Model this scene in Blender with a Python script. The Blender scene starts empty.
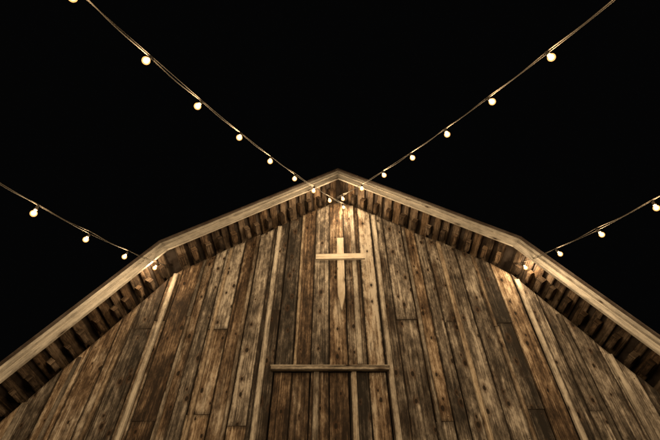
import bpy, math, random
from mathutils import Vector, Euler, noise as mnoise
random.seed(23)
S=bpy.context.scene
S.view_settings.view_transform='Standard'; S.view_settings.look='None'; S.view_settings.exposure=0
def link(o,parent=None):
    S.collection.objects.link(o)
    if parent: o.parent=parent
    return o
def empty(name,loc=(0,0,0)):
    e=bpy.data.objects.new(name,None); e.location=(0,0,0); return link(e)

# ------------------------------------------------------------ materials
class NT:
    def __init__(s,name):
        s.m=bpy.data.materials.new(name); s.m.use_nodes=True
        s.t=s.m.node_tree; s.t.nodes.clear()
    def n(s,typ,ins=None,**kw):
        nd=s.t.nodes.new(typ)
        for k,v in kw.items(): setattr(nd,k,v)
        for k,v in (ins or {}).items():
            if hasattr(v,'is_output'): s.t.links.new(v,nd.inputs[k])
            else: nd.inputs[k].default_value=v
        return nd
    def math(s,op,a,b=0.0,c=0.0,clamp=False):
        nd=s.n('ShaderNodeMath',{0:a,1:b,2:c},operation=op,use_clamp=clamp); return nd.outputs[0]
    def smooth(s,v,a,b,o0=0.0,o1=1.0):
        nd=s.n('ShaderNodeMapRange',{'Value':v,'From Min':a,'From Max':b,'To Min':o0,'To Max':o1},interpolation_type='SMOOTHSTEP')
        return nd.outputs['Result']
    def xyz(s,x,y,z):
        return s.n('ShaderNodeCombineXYZ',{0:x,1:y,2:z}).outputs[0]
    def mix(s,f,a,b,mode='MIX'):
        nd=s.n('ShaderNodeMix',data_type='RGBA',blend_type=mode)
        for i,v in ((0,f),(6,a),(7,b)):
            if hasattr(v,'is_output'): s.t.links.new(v,nd.inputs[i])
            else: nd.inputs[i].default_value=v
        return nd.outputs[2]
def wood(name,cols,grey,knots=1.0,contrast=1.0,edge=1.0,stain=.75):
    k=NT(name)
    g=k.n('ShaderNodeUVMap',uv_map='grain').outputs[0]; ge=k.n('ShaderNodeUVMap',uv_map='edge').outputs[0]
    gen=k.n('ShaderNodeUVMap',uv_map='ends').outputs[0]
    sg=k.n('ShaderNodeSeparateXYZ',{0:g}).outputs; X,Y=sg[0],sg[1]
    at=k.n('ShaderNodeVertexColor',layer_name='tint').outputs[0]
    sc=k.n('ShaderNodeSeparateColor',{0:at}).outputs; R,T,H=sc[0],sc[1],sc[2]
    off=k.math('MULTIPLY',R,91.7)
    def nz(sx,sy,det=3.0,rough=.6,ad=None):
        x=k.math('MULTIPLY',X,sx) if ad is None else k.math('MULTIPLY_ADD',X,sx,ad)
        return k.n('ShaderNodeTexNoise',{'Vector':k.xyz(x,k.math('MULTIPLY_ADD',Y,sy,off),off),'Scale':1.0,'Detail':det,'Roughness':rough}).outputs['Fac']
    kv=k.xyz(k.math('MULTIPLY',X,5.6),k.math('MULTIPLY_ADD',Y,3.1,off),off)
    wob=k.n('ShaderNodeTexNoise',{'Vector':kv,'Scale':5.0,'Detail':2.0}).outputs['Color']
    kv2=k.n('ShaderNodeVectorMath',{0:kv,1:k.n('ShaderNodeVectorMath',{0:wob,'Scale':.07},operation='SCALE').outputs[0]},operation='ADD').outputs[0]
    vo=k.n('ShaderNodeTexVoronoi',{'Vector':kv2,'Scale':1.0,'Randomness':1.0},voronoi_dimensions='2D')
    d=vo.outputs['Distance']; vc=k.n('ShaderNodeSeparateColor',{0:vo.outputs['Color']}).outputs
    has=k.math('GREATER_THAN',vc[0],1-.5*knots)
    sz=k.math('MULTIPLY_ADD',vc[1],.10,.055)
    kd=k.math('DIVIDE',d,sz)
    kmask=k.math('MULTIPLY',k.smooth(kd,.7,1.2,1.0,0.0),has)
    kring=k.math('MULTIPLY',k.smooth(kd,1.0,2.8,1.0,0.0),has)
    infl=k.math('MULTIPLY',k.smooth(d,0.0,.34,1.0,0.0),has)
    wav=nz(3.0,.7,2.0)
    g1=nz(62.0,.42,4.0,.6,k.math('MULTIPLY_ADD',wav,4.0,k.math('MULTIPLY',infl,2.2)))
    g2=nz(230.0,2.6,3.0,.75)
    big=nz(3.6,1.1,5.0,.7)
    patch=nz(16.0,7.0,5.0,.75)
    streak=nz(24.0,.9,4.0,.7)
    v=k.math('MULTIPLY',k.math('SUBTRACT',g1,.5),1.1*contrast)
    for q,a in ((g2,1.0),(big,2.4),(patch,1.2),(streak,1.1)):
        v=k.math('MULTIPLY_ADD',k.math('SUBTRACT',q,.5),a*contrast,v)
    v=k.math('ADD',v,T)
    cr=k.n('ShaderNodeValToRGB',{0:v}); e=cr.color_ramp.elements
    e[0].position=0.0; e[0].color=(*cols[0],1); e[1].position=1.0; e[1].color=(*cols[3],1)
    for p,c in ((.35,cols[1]),(.68,cols[2])):
        x=e.new(p); x.color=(*c,1)
    col=cr.outputs[0]
    bw=k.n('ShaderNodeRGBToBW',{0:col}).outputs[0]
    gc=k.n('ShaderNodeVectorMath',{0:k.xyz(bw,bw,bw),1:(1.08,1.0,.9)},operation='MULTIPLY').outputs[0]
    gm=k.math('MULTIPLY',k.smooth(k.math('ADD',big,k.math('MULTIPLY',k.math('SUBTRACT',H,.5),.8)),.28,.6),grey)
    col=k.mix(gm,col,gc)
    stn=k.smooth(nz(7.0,1.1,5.0,.75,k.math('MULTIPLY',R,40.0)),.53,.69,0.0,stain)
    col=k.mix(stn,col,(.020,.012,.008,1))
    ck=nz(85.0,1.0,1.0,.5,k.math('MULTIPLY',wav,8.0))
    crack=k.smooth(ck,.25,.32,1.0,0.0)
    col=k.mix(k.math('MULTIPLY',crack,.7),col,(.012,.008,.005,1))
    col=k.mix(k.math('MULTIPLY',kring,.5),col,(.06,.03,.014,1))
    col=k.mix(k.math('MULTIPLY',kmask,.94),col,(.010,.006,.003,1))
    es=k.n('ShaderNodeSeparateXYZ',{0:ge}).outputs; en=k.n('ShaderNodeSeparateXYZ',{0:gen}).outputs
    ed=k.math('MINIMUM',es[0],es[1]); ed=k.math('ADD',ed,k.math('MULTIPLY',k.math('SUBTRACT',patch,.5),.05))
    ee=k.math('ADD',k.math('MINIMUM',en[0],en[1]),k.math('MULTIPLY',k.math('SUBTRACT',g1,.5),.12))
    m=k.math('MAXIMUM',k.smooth(ed,-.002,.026,.85*edge,0.0),k.smooth(ee,0.0,.07,.6*edge,0.0))
    col=k.mix(m,col,(.014,.009,.006,1))
    h=k.math('ADD',k.math('MULTIPLY',g1,.5),k.math('MULTIPLY',g2,.5))
    h=k.math('SUBTRACT',h,k.math('MULTIPLY',crack,.8))
    bp=k.n('ShaderNodeBump',{'Height':h,'Strength':.7,'Distance':.006}).outputs[0]
    bs=k.n('ShaderNodeBsdfPrincipled',{'Base Color':col,'Roughness':.8,'Normal':bp,'Specular IOR Level':.2})
    k.n('ShaderNodeOutputMaterial',{0:bs.outputs[0]})
    return k.m
WALL=((.018,.011,.007),(.074,.047,.029),(.205,.143,.094),(.44,.355,.265))
m_wall=wood('weathered_board_wood',WALL,.65)
m_batt=wood('batten_wood',((.045,.032,.021),(.14,.10,.069),(.31,.245,.178),(.48,.41,.32)),.6,knots=.5,contrast=.8,edge=.6,stain=.5)
m_trim=wood('pale_trim_wood',((.17,.142,.112),(.33,.285,.23),(.50,.45,.38),(.62,.57,.5)),.85,knots=.4,contrast=.6,edge=.5,stain=.4)
m_cross=wood('cross_wood',((.20,.16,.115),(.35,.285,.21),(.52,.44,.345),(.64,.56,.46)),.4,knots=.5,contrast=.55,edge=.2,stain=.2)
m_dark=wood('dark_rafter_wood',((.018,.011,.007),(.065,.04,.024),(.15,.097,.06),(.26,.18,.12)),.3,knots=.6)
def simple(name,c1,c2,scale,rough=.9,metal=0.0,bump=.3):
    k=NT(name); co=k.n('ShaderNodeTexCoord').outputs['Object']
    nn=k.n('ShaderNodeTexNoise',{'Vector':co,'Scale':scale,'Detail':7.0,'Roughness':.65}).outputs['Fac']
    col=k.mix(k.smooth(nn,.35,.65),(*c1,1),(*c2,1))
    bp=k.n('ShaderNodeBump',{'Height':nn,'Strength':bump,'Distance':.03}).outputs[0]
    bs=k.n('ShaderNodeBsdfPrincipled',{'Base Color':col,'Roughness':rough,'Metallic':metal,'Normal':bp})
    k.n('ShaderNodeOutputMaterial',{0:bs.outputs[0]}); return k.m
m_ground=simple('gravel_dirt',(.06,.045,.032),(.17,.14,.1),3.0)
m_roof=simple('rusty_roof_metal',(.05,.035,.028),(.1,.08,.07),4.0,.6,.4,.1)
m_black=simple('painted_gap_shade',(.008,.006,.005),(.014,.01,.008),2.0)  # near-black colour stands in for shade inside the barn
m_cord=simple('cord_rubber',(.03,.024,.018),(.045,.036,.026),40.0,1.0,0,0)
m_iron=simple('rusty_iron',(.03,.02,.015),(.09,.045,.025),60.0,.6,.6,.1)
def glow(name,tc,ec,st):
    k=NT(name)
    tr=k.n('ShaderNodeBsdfTransparent',{'Color':(*tc,1)}).outputs[0]
    em=k.n('ShaderNodeEmission',{'Color':(*ec,1),'Strength':st}).outputs[0]
    ad=k.n('ShaderNodeAddShader',{0:tr,1:em}).outputs[0]
    k.n('ShaderNodeOutputMaterial',{0:ad})
    try: k.m.cycles.emission_sampling='NONE'
    except Exception: pass
    return k.m
m_glass=glow('bulb_glass',(1,.93,.8),(1,.5,.17),.85)
m_fil=glow('glowing_filament',(1,.97,.92),(1,.85,.6),2.0)

# ------------------------------------------------------------ plank builder
class Build:
    def __init__(s): s.v=[];s.f=[];s.g=[];s.e=[];s.n=[];s.t=[]
    def plank(s,P0,P1,W,N,w,t,tone=.5,hue=.5,c0=(0,0),c1=(0,0),jit=.003,seg=.45,warp=.003,taper=None):
        P0,P1,W,N=Vector(P0),Vector(P1),Vector(W).normalized(),Vector(N).normalized()
        A=(P1-P0); L=A.length; A/=L
        ns=max(1,int(L/seg)); r=random.random(); b=len(s.v); rows=[]
        so=random.random()*50
        for i in range(ns+1):
            u=i/ns; jl=random.uniform(-jit,jit); jr=random.uniform(-jit,jit)
            wl=w*.5; sl=u*L
            row=[]
            for side,j in ((-1,jl),(1,jr)):
                sh=(c0[0 if side<0 else 1])*(1-u)+(c1[0 if side<0 else 1])*u
                hw=wl*(taper(u) if taper else 1)
                base=P0+A*(sl+sh)+W*(side*hw+j)
                wz=warp*mnoise.noise(Vector((so+side*.6,sl*.8,so)))*2
                row.append((base,base+N*(t+wz),sl+sh,hw*2))
            rows.append(row)
        for row in rows:
            for (q0,q1,a,_) in row: s.v+= [tuple(q0),tuple(q1)]
        def face(idx,gr,ed,en):
            s.f.append([b+i for i in idx]); s.g+=gr; s.e+=ed; s.n+=en
            s.t+=[(r,tone,hue,1)]*len(idx)
        for i in range(ns):
            o=i*4; a0l,a1l=rows[i][0][2],rows[i+1][0][2]; a0r,a1r=rows[i][1][2],rows[i+1][1][2]
            w0,w1=rows[i][0][3],rows[i+1][0][3]
            sl0,sl1=i/ns*L,(i+1)/ns*L
            EN=[(sl0,L-sl0),(sl0,L-sl0),(sl1,L-sl1),(sl1,L-sl1)]
            face([o+1,o+3,o+7,o+5],[(0,a0l),(w0,a0r),(w1,a1r),(0,a1l)],[(0,w0),(w0,0),(w1,0),(0,w1)],EN)
            for (q0,q1,x0) in ((o,o+1,0),(o+2,o+3,w0)):
                face([q0,q1,q1+4,q0+4],[(x0+t,a0l),(x0,a0l),(x0,a1l),(x0+t,a1l)],[(.05,.05)]*4,[(sl0,L-sl0),(sl0,L-sl0),(sl1,L-sl1),(sl1,L-sl1)])
            face([o,o+2,o+6,o+4],[(0,a0l),(w0,a0r),(w1,a1r),(0,a1l)],[(.05,.05)]*4,[(1,1)]*4)
        for o in (0,ns*4):
            face([o,o+1,o+3,o+2],[(0,0),(t,0),(t,w),(0,w)],[(.05,.05)]*4,[(.05,.05)]*4)
    def obj(s,name,mat,parent=None):
        me=bpy.data.meshes.new(name); me.from_pydata(s.v,[],s.f)
        for nm,dat in (('grain',s.g),('edge',s.e),('ends',s.n)):
            uv=me.uv_layers.new(name=nm)
            uv.data.foreach_set('uv',[c for p in dat for c in p])
        ca=me.color_attributes.new(name='tint',type='FLOAT_COLOR',domain='CORNER')
        ca.data.foreach_set('color',[c for p in s.t for c in p])
        me.materials.append(mat)
        import bmesh
        bm=bmesh.new(); bm.from_mesh(me); bmesh.ops.recalc_face_normals(bm,faces=bm.faces); bm.to_mesh(me); bm.free()
        return link(bpy.data.objects.new(name,me),parent)

# ------------------------------------------------------------ barn geometry
AZ,WK,ZK,SU,SL,EX=9.56,3.21,7.335,.693,1.63,5.75
def roofz(x,d=0.0):
    x=abs(x); return min(AZ-SU*x-1.217*d, ZK-SL*(x-WK)-1.912*d)
def kink(d): return 3.21-.742*d
barn=empty('wooden_barn')
FRONT=(0,-1,0)
bd=Build(); bt=Build(); nails=[]
x=-5.6
edges=[x]
while x<5.6:
    w=random.choice([.2,.25,.27,.29,.31,.34])*random.uniform(.95,1.05); x=x+w
    if abs(x+1.02)<.14: x=-1.02
    if abs(x-.66)<.14: x=.66
    edges.append(min(x,5.62))
for a,b in zip(edges[:-1],edges[1:]):
    if b-a<.05: continue
    w=b-a-.012; c=(a+b)/2
    zl,zr=roofz(a+.003,.25),roofz(b-.003,.25)
    top=min(zl,zr)-random.uniform(0,.03); dl,dr=(zl-min(zl,zr)),(zr-min(zl,zr))
    cuts=[0.05]
    if random.random()<.5: cuts.append(random.uniform(1.9,2.6))
    if random.random()<.25: cuts.append(random.uniform(4.3,4.6))
    if random.random()<.34: cuts.append(random.uniform(5.85,6.25))
    hay = -1.02<c<.66
    if hay: cuts=[0.05]+[2.75]+[5.12]
    cuts=[q for q in cuts if q<top-.5]
    cuts.append(top)
    base_tone=random.gauss(.47,.15)
    for i in range(len(cuts)-1):
        z0,z1=cuts[i],cuts[i+1]
        last=i==len(cuts)-2
        tone=min(.85,max(.15,base_tone+random.gauss(0,.08))); hue=random.random()
        yb=random.uniform(0,.018)
        if hay and z1<=5.18: yb=.03+random.uniform(0,.014); tone*=.85
        if hay and z1<2.8: continue
        bd.plank((c,yb,z0+.004),(c+random.uniform(-.006,.006),yb,z1-.004),(1,0,0),FRONT,w,.024,tone,hue,c1=(dl,dr) if last else (0,0),warp=.006)
        for zz in [z0+.06,z1-.08]+[q for q in (3.2,4.1,5.0,6.0,6.9,7.8) if z0+.3<q<z1-.3]:
            for sx in (-1,1):
                nails.append((c+sx*(w/2-.06)+random.uniform(-.008,.008),yb-.028,zz+random.uniform(-.02,.02)))
batt=[(-5.25,.8),(-4.5,.8),(-4.05,.4),(-3.5,.5),(-3.0,.85),(-2.55,.4),(-2.11,.7),(-1.62,.45),(-1.2,.9),(-.71,.6),(.28,.85),(.735,.85),(1.3,.45),(1.93,.72),(2.5,.5),(3.137,.9),(3.6,.4),(4.07,.8),(4.55,.5),(4.95,.8)]
for X,tn in batt:
    z1=roofz(abs(X)+.05,.27); strong=tn>.7
    w=random.uniform(.07,.095) if strong else random.uniform(.05,.065)
    z0=0.06
    if -1.0<X<.64: z0=5.2
    cuts=[z0]+([random.uniform(4.6,6.2)] if (random.random()<.25 and z0<1) else [])+[z1]
    for a,b in zip(cuts[:-1],cuts[1:]):
        bt.plank((X,-.028,a+.003),(X+random.uniform(-.02,.02),-.028,b-.003),(1,0,0),FRONT,w,.028 if strong else .02,tn*.82+random.uniform(-.08,.08),random.random(),warp=.004,jit=.003)
for X,t in ((.17,.8),(-.38,.3)):
    bt.plank((X,.003,3.0),(X,.003,5.1),(1,0,0),FRONT,.08,.024,t,.5)
bd.obj('wall_boards',m_wall,barn); bt.obj('battens',m_batt,barn)
lg=Build()
lg.plank((-1.06,-.03,5.13),(.7,-.03,5.115),(0,0,1),FRONT,.055,.06,.55,.6)
lg.plank((-1.07,-.03,5.1585),(.71,-.03,5.1435),(0,-1,0),(0,0,1),.13,.018,.65,.6)
lg.obj('hay_door_header',m_batt,barn)
me=bpy.data.meshes.new('nail_heads'); vs=[];fs=[]
for (x,y,z) in nails:
    b=len(vs); r=.0065
    vs+=[(x+r*math.cos(i*math.pi/3),y-.001,z+r*math.sin(i*math.pi/3)) for i in range(6)]
    vs+=[(x+r*math.cos(i*math.pi/3),y+.004,z+r*math.sin(i*math.pi/3)) for i in range(6)]
    fs.append(list(range(b,b+6)))
    for i in range(6): fs.append([b+i,b+(i+1)%6,b+6+(i+1)%6,b+6+i])
me.from_pydata(vs,[],fs); me.materials.append(m_iron); link(bpy.data.objects.new('nail_heads',me),barn)
dr=Build(); xx=-1.5
while xx<1.49:
    w=.25; dr.plank((xx+w/2,-.03,.08),(xx+w/2,-.03,2.7),(1,0,0),FRONT,w-.006,.03,random.uniform(.35,.6),random.random()); xx+=w
for s0 in (-1.5,0.0):
    for zz in (.2,1.4,2.55): dr.plank((s0+.03,-.0625,zz),(s0+1.47,-.0625,zz),(0,0,1),FRONT,.14,.025,.7,.5)
    dr.plank((s0+.12,-.0625,.28),(s0+1.38,-.0625,1.32),(-.63,0,.77),FRONT,.12,.02,.7,.5)
dr.plank((-2.4,-.055,2.79),(2.4,-.055,2.79),(0,0,1),FRONT,.12,.06,.5,.5)
dr.obj('barn_door',m_wall,barn)

def prism(name,pts,y0,y1,mat,parent):
    n=len(pts); v=[(x,y0,z) for x,z in pts]+[(x,y1,z) for x,z in pts]
    f=[list(range(n))[::-1],list(range(n,2*n))]+[[i,(i+1)%n,n+(i+1)%n,n+i] for i in range(n)]
    me=bpy.data.meshes.new(name); me.from_pydata(v,[],f); me.materials.append(mat)
    return link(bpy.data.objects.new(name,me),parent)
kd=.20
prism('gap_shade_backing',[(-5.55,.02),(5.55,.02),(5.55,roofz(5.55,kd)),(kink(kd),roofz(kink(kd),kd)),(0,roofz(0,kd)),(-kink(kd),roofz(kink(kd),kd)),(-5.55,roofz(5.55,kd))],.09,13.9,m_black,barn)  # added backing block, shade painted as near-black so board gaps look dark
sd=Build(); y=.1
while y<13.9:
    for sx in (-1,1):
        sd.plank((sx*5.56,y+.12,.05),(sx*5.56,y+.12,roofz(5.6,.1)),(0,1,0),(sx,0,0),.235,.025,random.gauss(.45,.13),random.random(),seg=2)
    y+=.24
sd.obj('side_walls',m_wall,barn)
def band(B,d0,d1,yback,t,tone,hue,seglen=None,xend=EX):
    dm=(d0+d1)/2
    for sx in (-1,1):
        for (xa,xb) in ((0,kink(dm)),(kink(dm),xend)):
            za=roofz(xa,dm) ; zb=roofz(xb,dm)
            A=Vector((sx*(xb-xa),0,zb-za)).normalized(); Wd=Vector((-A.z*sx,0,A.x*sx)); 
            if Wd.z<0: Wd=-Wd
            w=d1-d0
            km=math.tan((math.atan(SL)-math.atan(SU))/2)*w/2
            if xa==0: c=( ((w/2)*SU,-(w/2)*SU), (-km,km) )
            else: c=((km,-km),(0,0))
            pts=[Vector((sx*xa,yback,za)),Vector((sx*xb,yback,zb))]
            n=1 if not seglen else max(1,round((pts[1]-pts[0]).length/seglen))
            for i in range(n):
                p=pts[0].lerp(pts[1],i/n); q=pts[0].lerp(pts[1],(i+1)/n)
                B.plank(p,q,Wd,FRONT,w,t,tone+random.uniform(-.1,.1),hue,c0=c[0] if i==0 else (.002,.002),c1=c[1] if i==n-1 else (-.002,-.002),jit=.0025,warp=.004)
rf=Build(); band(rf,.0,.165,-.50,.035,.5,.8,3.4); rf.obj('barge_boards',m_trim,barn)
rt=Build(); band(rt,-.035,.05,-.5352,.03,.5,.8,3.8); rt.obj('rake_trim',m_trim,barn)
def strip(d,thick):
    o=[(-EX-.05,roofz(EX+.05,d)),(-kink(d),roofz(kink(d),d)),(0,roofz(0,d)),(kink(d),roofz(kink(d),d)),(EX+.05,roofz(EX+.05,d))]
    i=[(x,z) for x,z in [(-EX-.05,roofz(EX+.05,d-thick)),(-kink(d-thick),roofz(kink(d-thick),d-thick)),(0,roofz(0,d-thick)),(kink(d-thick),roofz(kink(d-thick),d-thick)),(EX+.05,roofz(EX+.05,d-thick))]]
    return o+i[::-1]
prism('roof_covering',strip(-.04,.03),-.60,14.3,m_roof,barn)
sh=Build(); lo=Build()
for sx in (-1,1):
    for (xa,xb) in ((0.02,WK),(WK,EX)):
        za,zb=roofz(xa),roofz(xb); A=Vector((xb-xa,0,zb-za)); L=A.length; A/=L
        t=.1
        while t<L-.02:
            w=random.uniform(.12,.18)
            P=Vector((xa,0,za))+A*t; Wd=Vector((A.x*sx,0,A.z)); N=Vector((A.z*sx,0,-A.x))
            if N.z>0: N=-N
            base=Vector((sx*P.x,0,P.z))-N*.028
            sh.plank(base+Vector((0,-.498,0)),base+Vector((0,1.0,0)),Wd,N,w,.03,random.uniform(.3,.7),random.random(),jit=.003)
            t+=w+random.uniform(.04,.1)
        t=.2
        while t<L-.05:
            P=Vector((xa,0,za))+A*t; Wd=Vector((A.x*sx,0,A.z)); N=Vector((A.z*sx,0,-A.x))
            if N.z>0: N=-N
            base=Vector((sx*P.x,0,P.z))+N*.0035
            h=random.uniform(.085,.125)
            ye=random.uniform(-.2,-.1)
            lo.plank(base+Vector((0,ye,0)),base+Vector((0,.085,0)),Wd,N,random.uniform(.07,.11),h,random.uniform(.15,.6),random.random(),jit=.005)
            t+=random.uniform(.22,.34)
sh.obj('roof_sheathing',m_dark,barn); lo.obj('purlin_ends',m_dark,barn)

# ------------------------------------------------------------ cross
cross=empty('wooden_cross')
cr=Build(); cx=.02
cr.plank((cx,-.085,7.90),(cx,-.085,6.15),(-1,0,0),FRONT,.13,.055,.6,.6,jit=0.001,seg=.1,warp=.001,taper=lambda u:1 if u<.8 else max(.08,1-(u-.8)/.2*.92))
for zz in (7.6,6.9): cr.plank((cx,-.026,zz-.05),(cx,-.026,zz+.05),(1,0,0),FRONT,.08,.06,.3,.3)
cr.obj('upright',m_cross,cross)
ca=Build()
ca.plank((cx-.46,-.1415,7.35),(cx+.45,-.1415,7.36),(0,0,1),FRONT,.13,.04,.6,.6,jit=.001,warp=.001)
ca.obj('crossbar',m_cross,cross)

# ------------------------------------------------------------ string lights
def tube(name,pts,r,mat,parent,res=2):
    cu=bpy.data.curves.new(name,'CURVE'); cu.dimensions='3D'; cu.bevel_depth=r; cu.bevel_resolution=res
    for pl in pts:
        sp=cu.splines.new('POLY'); sp.points.add(len(pl)-1)
        for p,q in zip(sp.points,pl): p.co=(*q,1)
        sp.use_smooth=True
    cu.materials.append(mat)
    o=link(bpy.data.objects.new(name,cu),parent); return o
def lathe(prof,n=20):
    vs=[];fs=[]
    for r,z in prof:
        vs+=[(r*math.cos(2*math.pi*i/n),r*math.sin(2*math.pi*i/n),z) for i in range(n)]
    for j in range(len(prof)-1):
        for i in range(n): fs.append([j*n+i,j*n+(i+1)%n,(j+1)*n+(i+1)%n,(j+1)*n+i])
    fs.append(list(range((len(prof)-1)*n,len(prof)*n))); fs.append(list(range(n))[::-1])
    return vs,fs
R=.037
bulbprof=[(.012,.05),(.0135,.044),(.018,.037)]+[(R*math.cos(a),R*math.sin(a)*1.02-.004) for a in [math.radians(t) for t in (52,40,25,10,-6,-24,-42,-60,-75,-86)]]
filprof=[(.025*math.cos(math.radians(a)),.025*math.sin(math.radians(a))) for a in (80,50,25,0,-25,-50,-80)]
sockprof=[(.004,.125),(.009,.12),(.015,.113),(.0165,.09),(.0165,.062),(.0185,.06),(.0185,.05),(.0165,.046)]
def mesh_at(name,prof,locs,mat,parent,tilts,smooth=True):
    vs,fs=lathe(prof); V=[];F=[]
    for p,tl in zip(locs,tilts):
        b=len(V)
        for v in vs:
            q=Vector(v); q.rotate(tl); V.append(tuple(q+p))
        F+=[[b+i for i in f] for f in fs]
    me=bpy.data.meshes.new(name); me.from_pydata(V,[],F); me.materials.append(mat)
    for pl in me.polygons: pl.use_smooth=smooth
    return link(bpy.data.objects.new(name,me),parent)
WATT=24.0
C0=Vector((-.0905,-6,1.6))
def strand(ax,ay,zz,az,s0,cc,d,ph,n0,send,kf):
    A=C0+(Vector((ax,ay,zz))-C0)*kf; d*=kf; cc/=kf
    ax,ay,zz=A
    sstart=(ay+.035)/math.cos(az) 
    e=empty('string_lights')
    def P(s,up=0): return Vector((ax+math.sin(az)*s, ay-math.cos(az)*s, zz-s0*s+cc*s*s+up))
    side=Vector((math.cos(az),math.sin(az),0))
    L1=[];L2=[];s=sstart
    ph2=random.random()*6
    while s<=send:
        a=s*1.9+ph2+1.2*math.sin(s*.9); rr=.010+.004*math.sin(s*2.3+ph2)
        sag=.02*math.sin((s/d-ph)*math.pi)**2
        L1.append(P(s,.125-sag)+side*(rr*math.cos(a))+Vector((0,0,rr*math.sin(a)+.008)))
        L2.append(P(s,.125)-side*(rr*math.cos(a))-Vector((0,0,rr*math.sin(a))))
        s+=.06
    tube('cords',[L1],.0055,m_cord,e); tube('support_wire',[L2],.004,m_cord,e)
    locs=[];til=[];n=n0
    while (n+ph)*d<send-.2:
        locs.append(P((n+ph)*d)+Vector((random.uniform(-.01,.01),0,random.uniform(-.01,.01))))
        til.append(Euler((random.uniform(-.2,.2),random.uniform(-.2,.2),0))); n+=1
    mesh_at('bulbs',bulbprof,locs,m_glass,e,til); mesh_at('sockets',sockprof,locs,m_cord,e,til)
    mesh_at('filaments',filprof,locs,m_fil,e,til)
    for i,p in enumerate(locs):
        l=bpy.data.lights.new('bulb_filament','POINT'); l.energy=WATT; l.color=(1,.785,.53); l.shadow_soft_size=.022
        o=bpy.data.objects.new('bulb_filament',l); o.location=p; link(o,e)
    h=P(sstart,.125); hk=[[h+Vector((0,-h.y-.02,.03)),h+Vector((0,-.02,.03)),h+Vector((0,-.035,.01)),h+Vector((0,-.02,-.012)),h+Vector((0,0,0))]]
    tube('wall_hook',hk,.005,m_iron,e)
    return P(send,.125)
ends=[strand(.0969,-.5588,8.323,-.4107,.8471,.0372,.6314,.0313,0,14.0,1.07),
 strand(-.183,-.5927,8.3411,.4705,.789,.0305,.6472,-.1318,1,14.0,1.07),
 strand(-2.9432,-.621,6.6213,-.0848,.6954,.0328,.7645,.3552,0,14.0,1.095),
 strand(2.9332,-.5775,6.5894,.2118,.6049,.0338,.7328,.2795,0,14.0,1.095)]
m_pole=simple('pole_wood',(.09,.06,.04),(.2,.14,.09),6.0)
for p in ends:
    e=empty('wooden_pole'); vs,fs=lathe([(.1,0),(.095,1),(.085,p.z*.6),(.075,p.z+.15),(.06,p.z+.2)],16)
    me=bpy.data.meshes.new('post'); me.from_pydata([(v[0]+p.x,v[1]+p.y-.09,v[2]) for v in vs],[],fs); me.materials.append(m_pole)
    for pl in me.polygons: pl.use_smooth=True
    link(bpy.data.objects.new('post',me),e)
# ------------------------------------------------------------ ground, sky
me=bpy.data.meshes.new('ground'); n=60; vs=[];fs=[]
def gx(i): 
    u=(i/n-.5)*2; return math.copysign(abs(u)**3*600,u)
for j in range(n+1):
    for i in range(n+1):
        X,Y=gx(i),gx(j); r=math.hypot(X,Y)
        vs.append((X,Y,mnoise.noise(Vector((X*.02,Y*.02,0)))*min(2,max(0,(r-25)*.02))))
for j in range(n):
    for i in range(n): a=j*(n+1)+i; fs.append([a,a+1,a+n+2,a+n+1])
me.from_pydata(vs,[],fs); me.materials.append(m_ground); link(bpy.data.objects.new('ground',me))
w=bpy.data.worlds.new('World'); S.world=w; w.use_nodes=True
bg=w.node_tree.nodes['Background']; bg.inputs[0].default_value=(.95,.97,1,1); bg.inputs[1].default_value=.0013
# ------------------------------------------------------------ camera
cam=bpy.data.cameras.new('camera'); cam.sensor_width=36; cam.lens=438.73/660*36; cam.clip_end=2000; cam.clip_start=.05
co=bpy.data.objects.new('camera',cam); co.location=tuple(C0)
co.rotation_euler=(math.pi/2+.862,0,.0149); link(co); S.camera=co
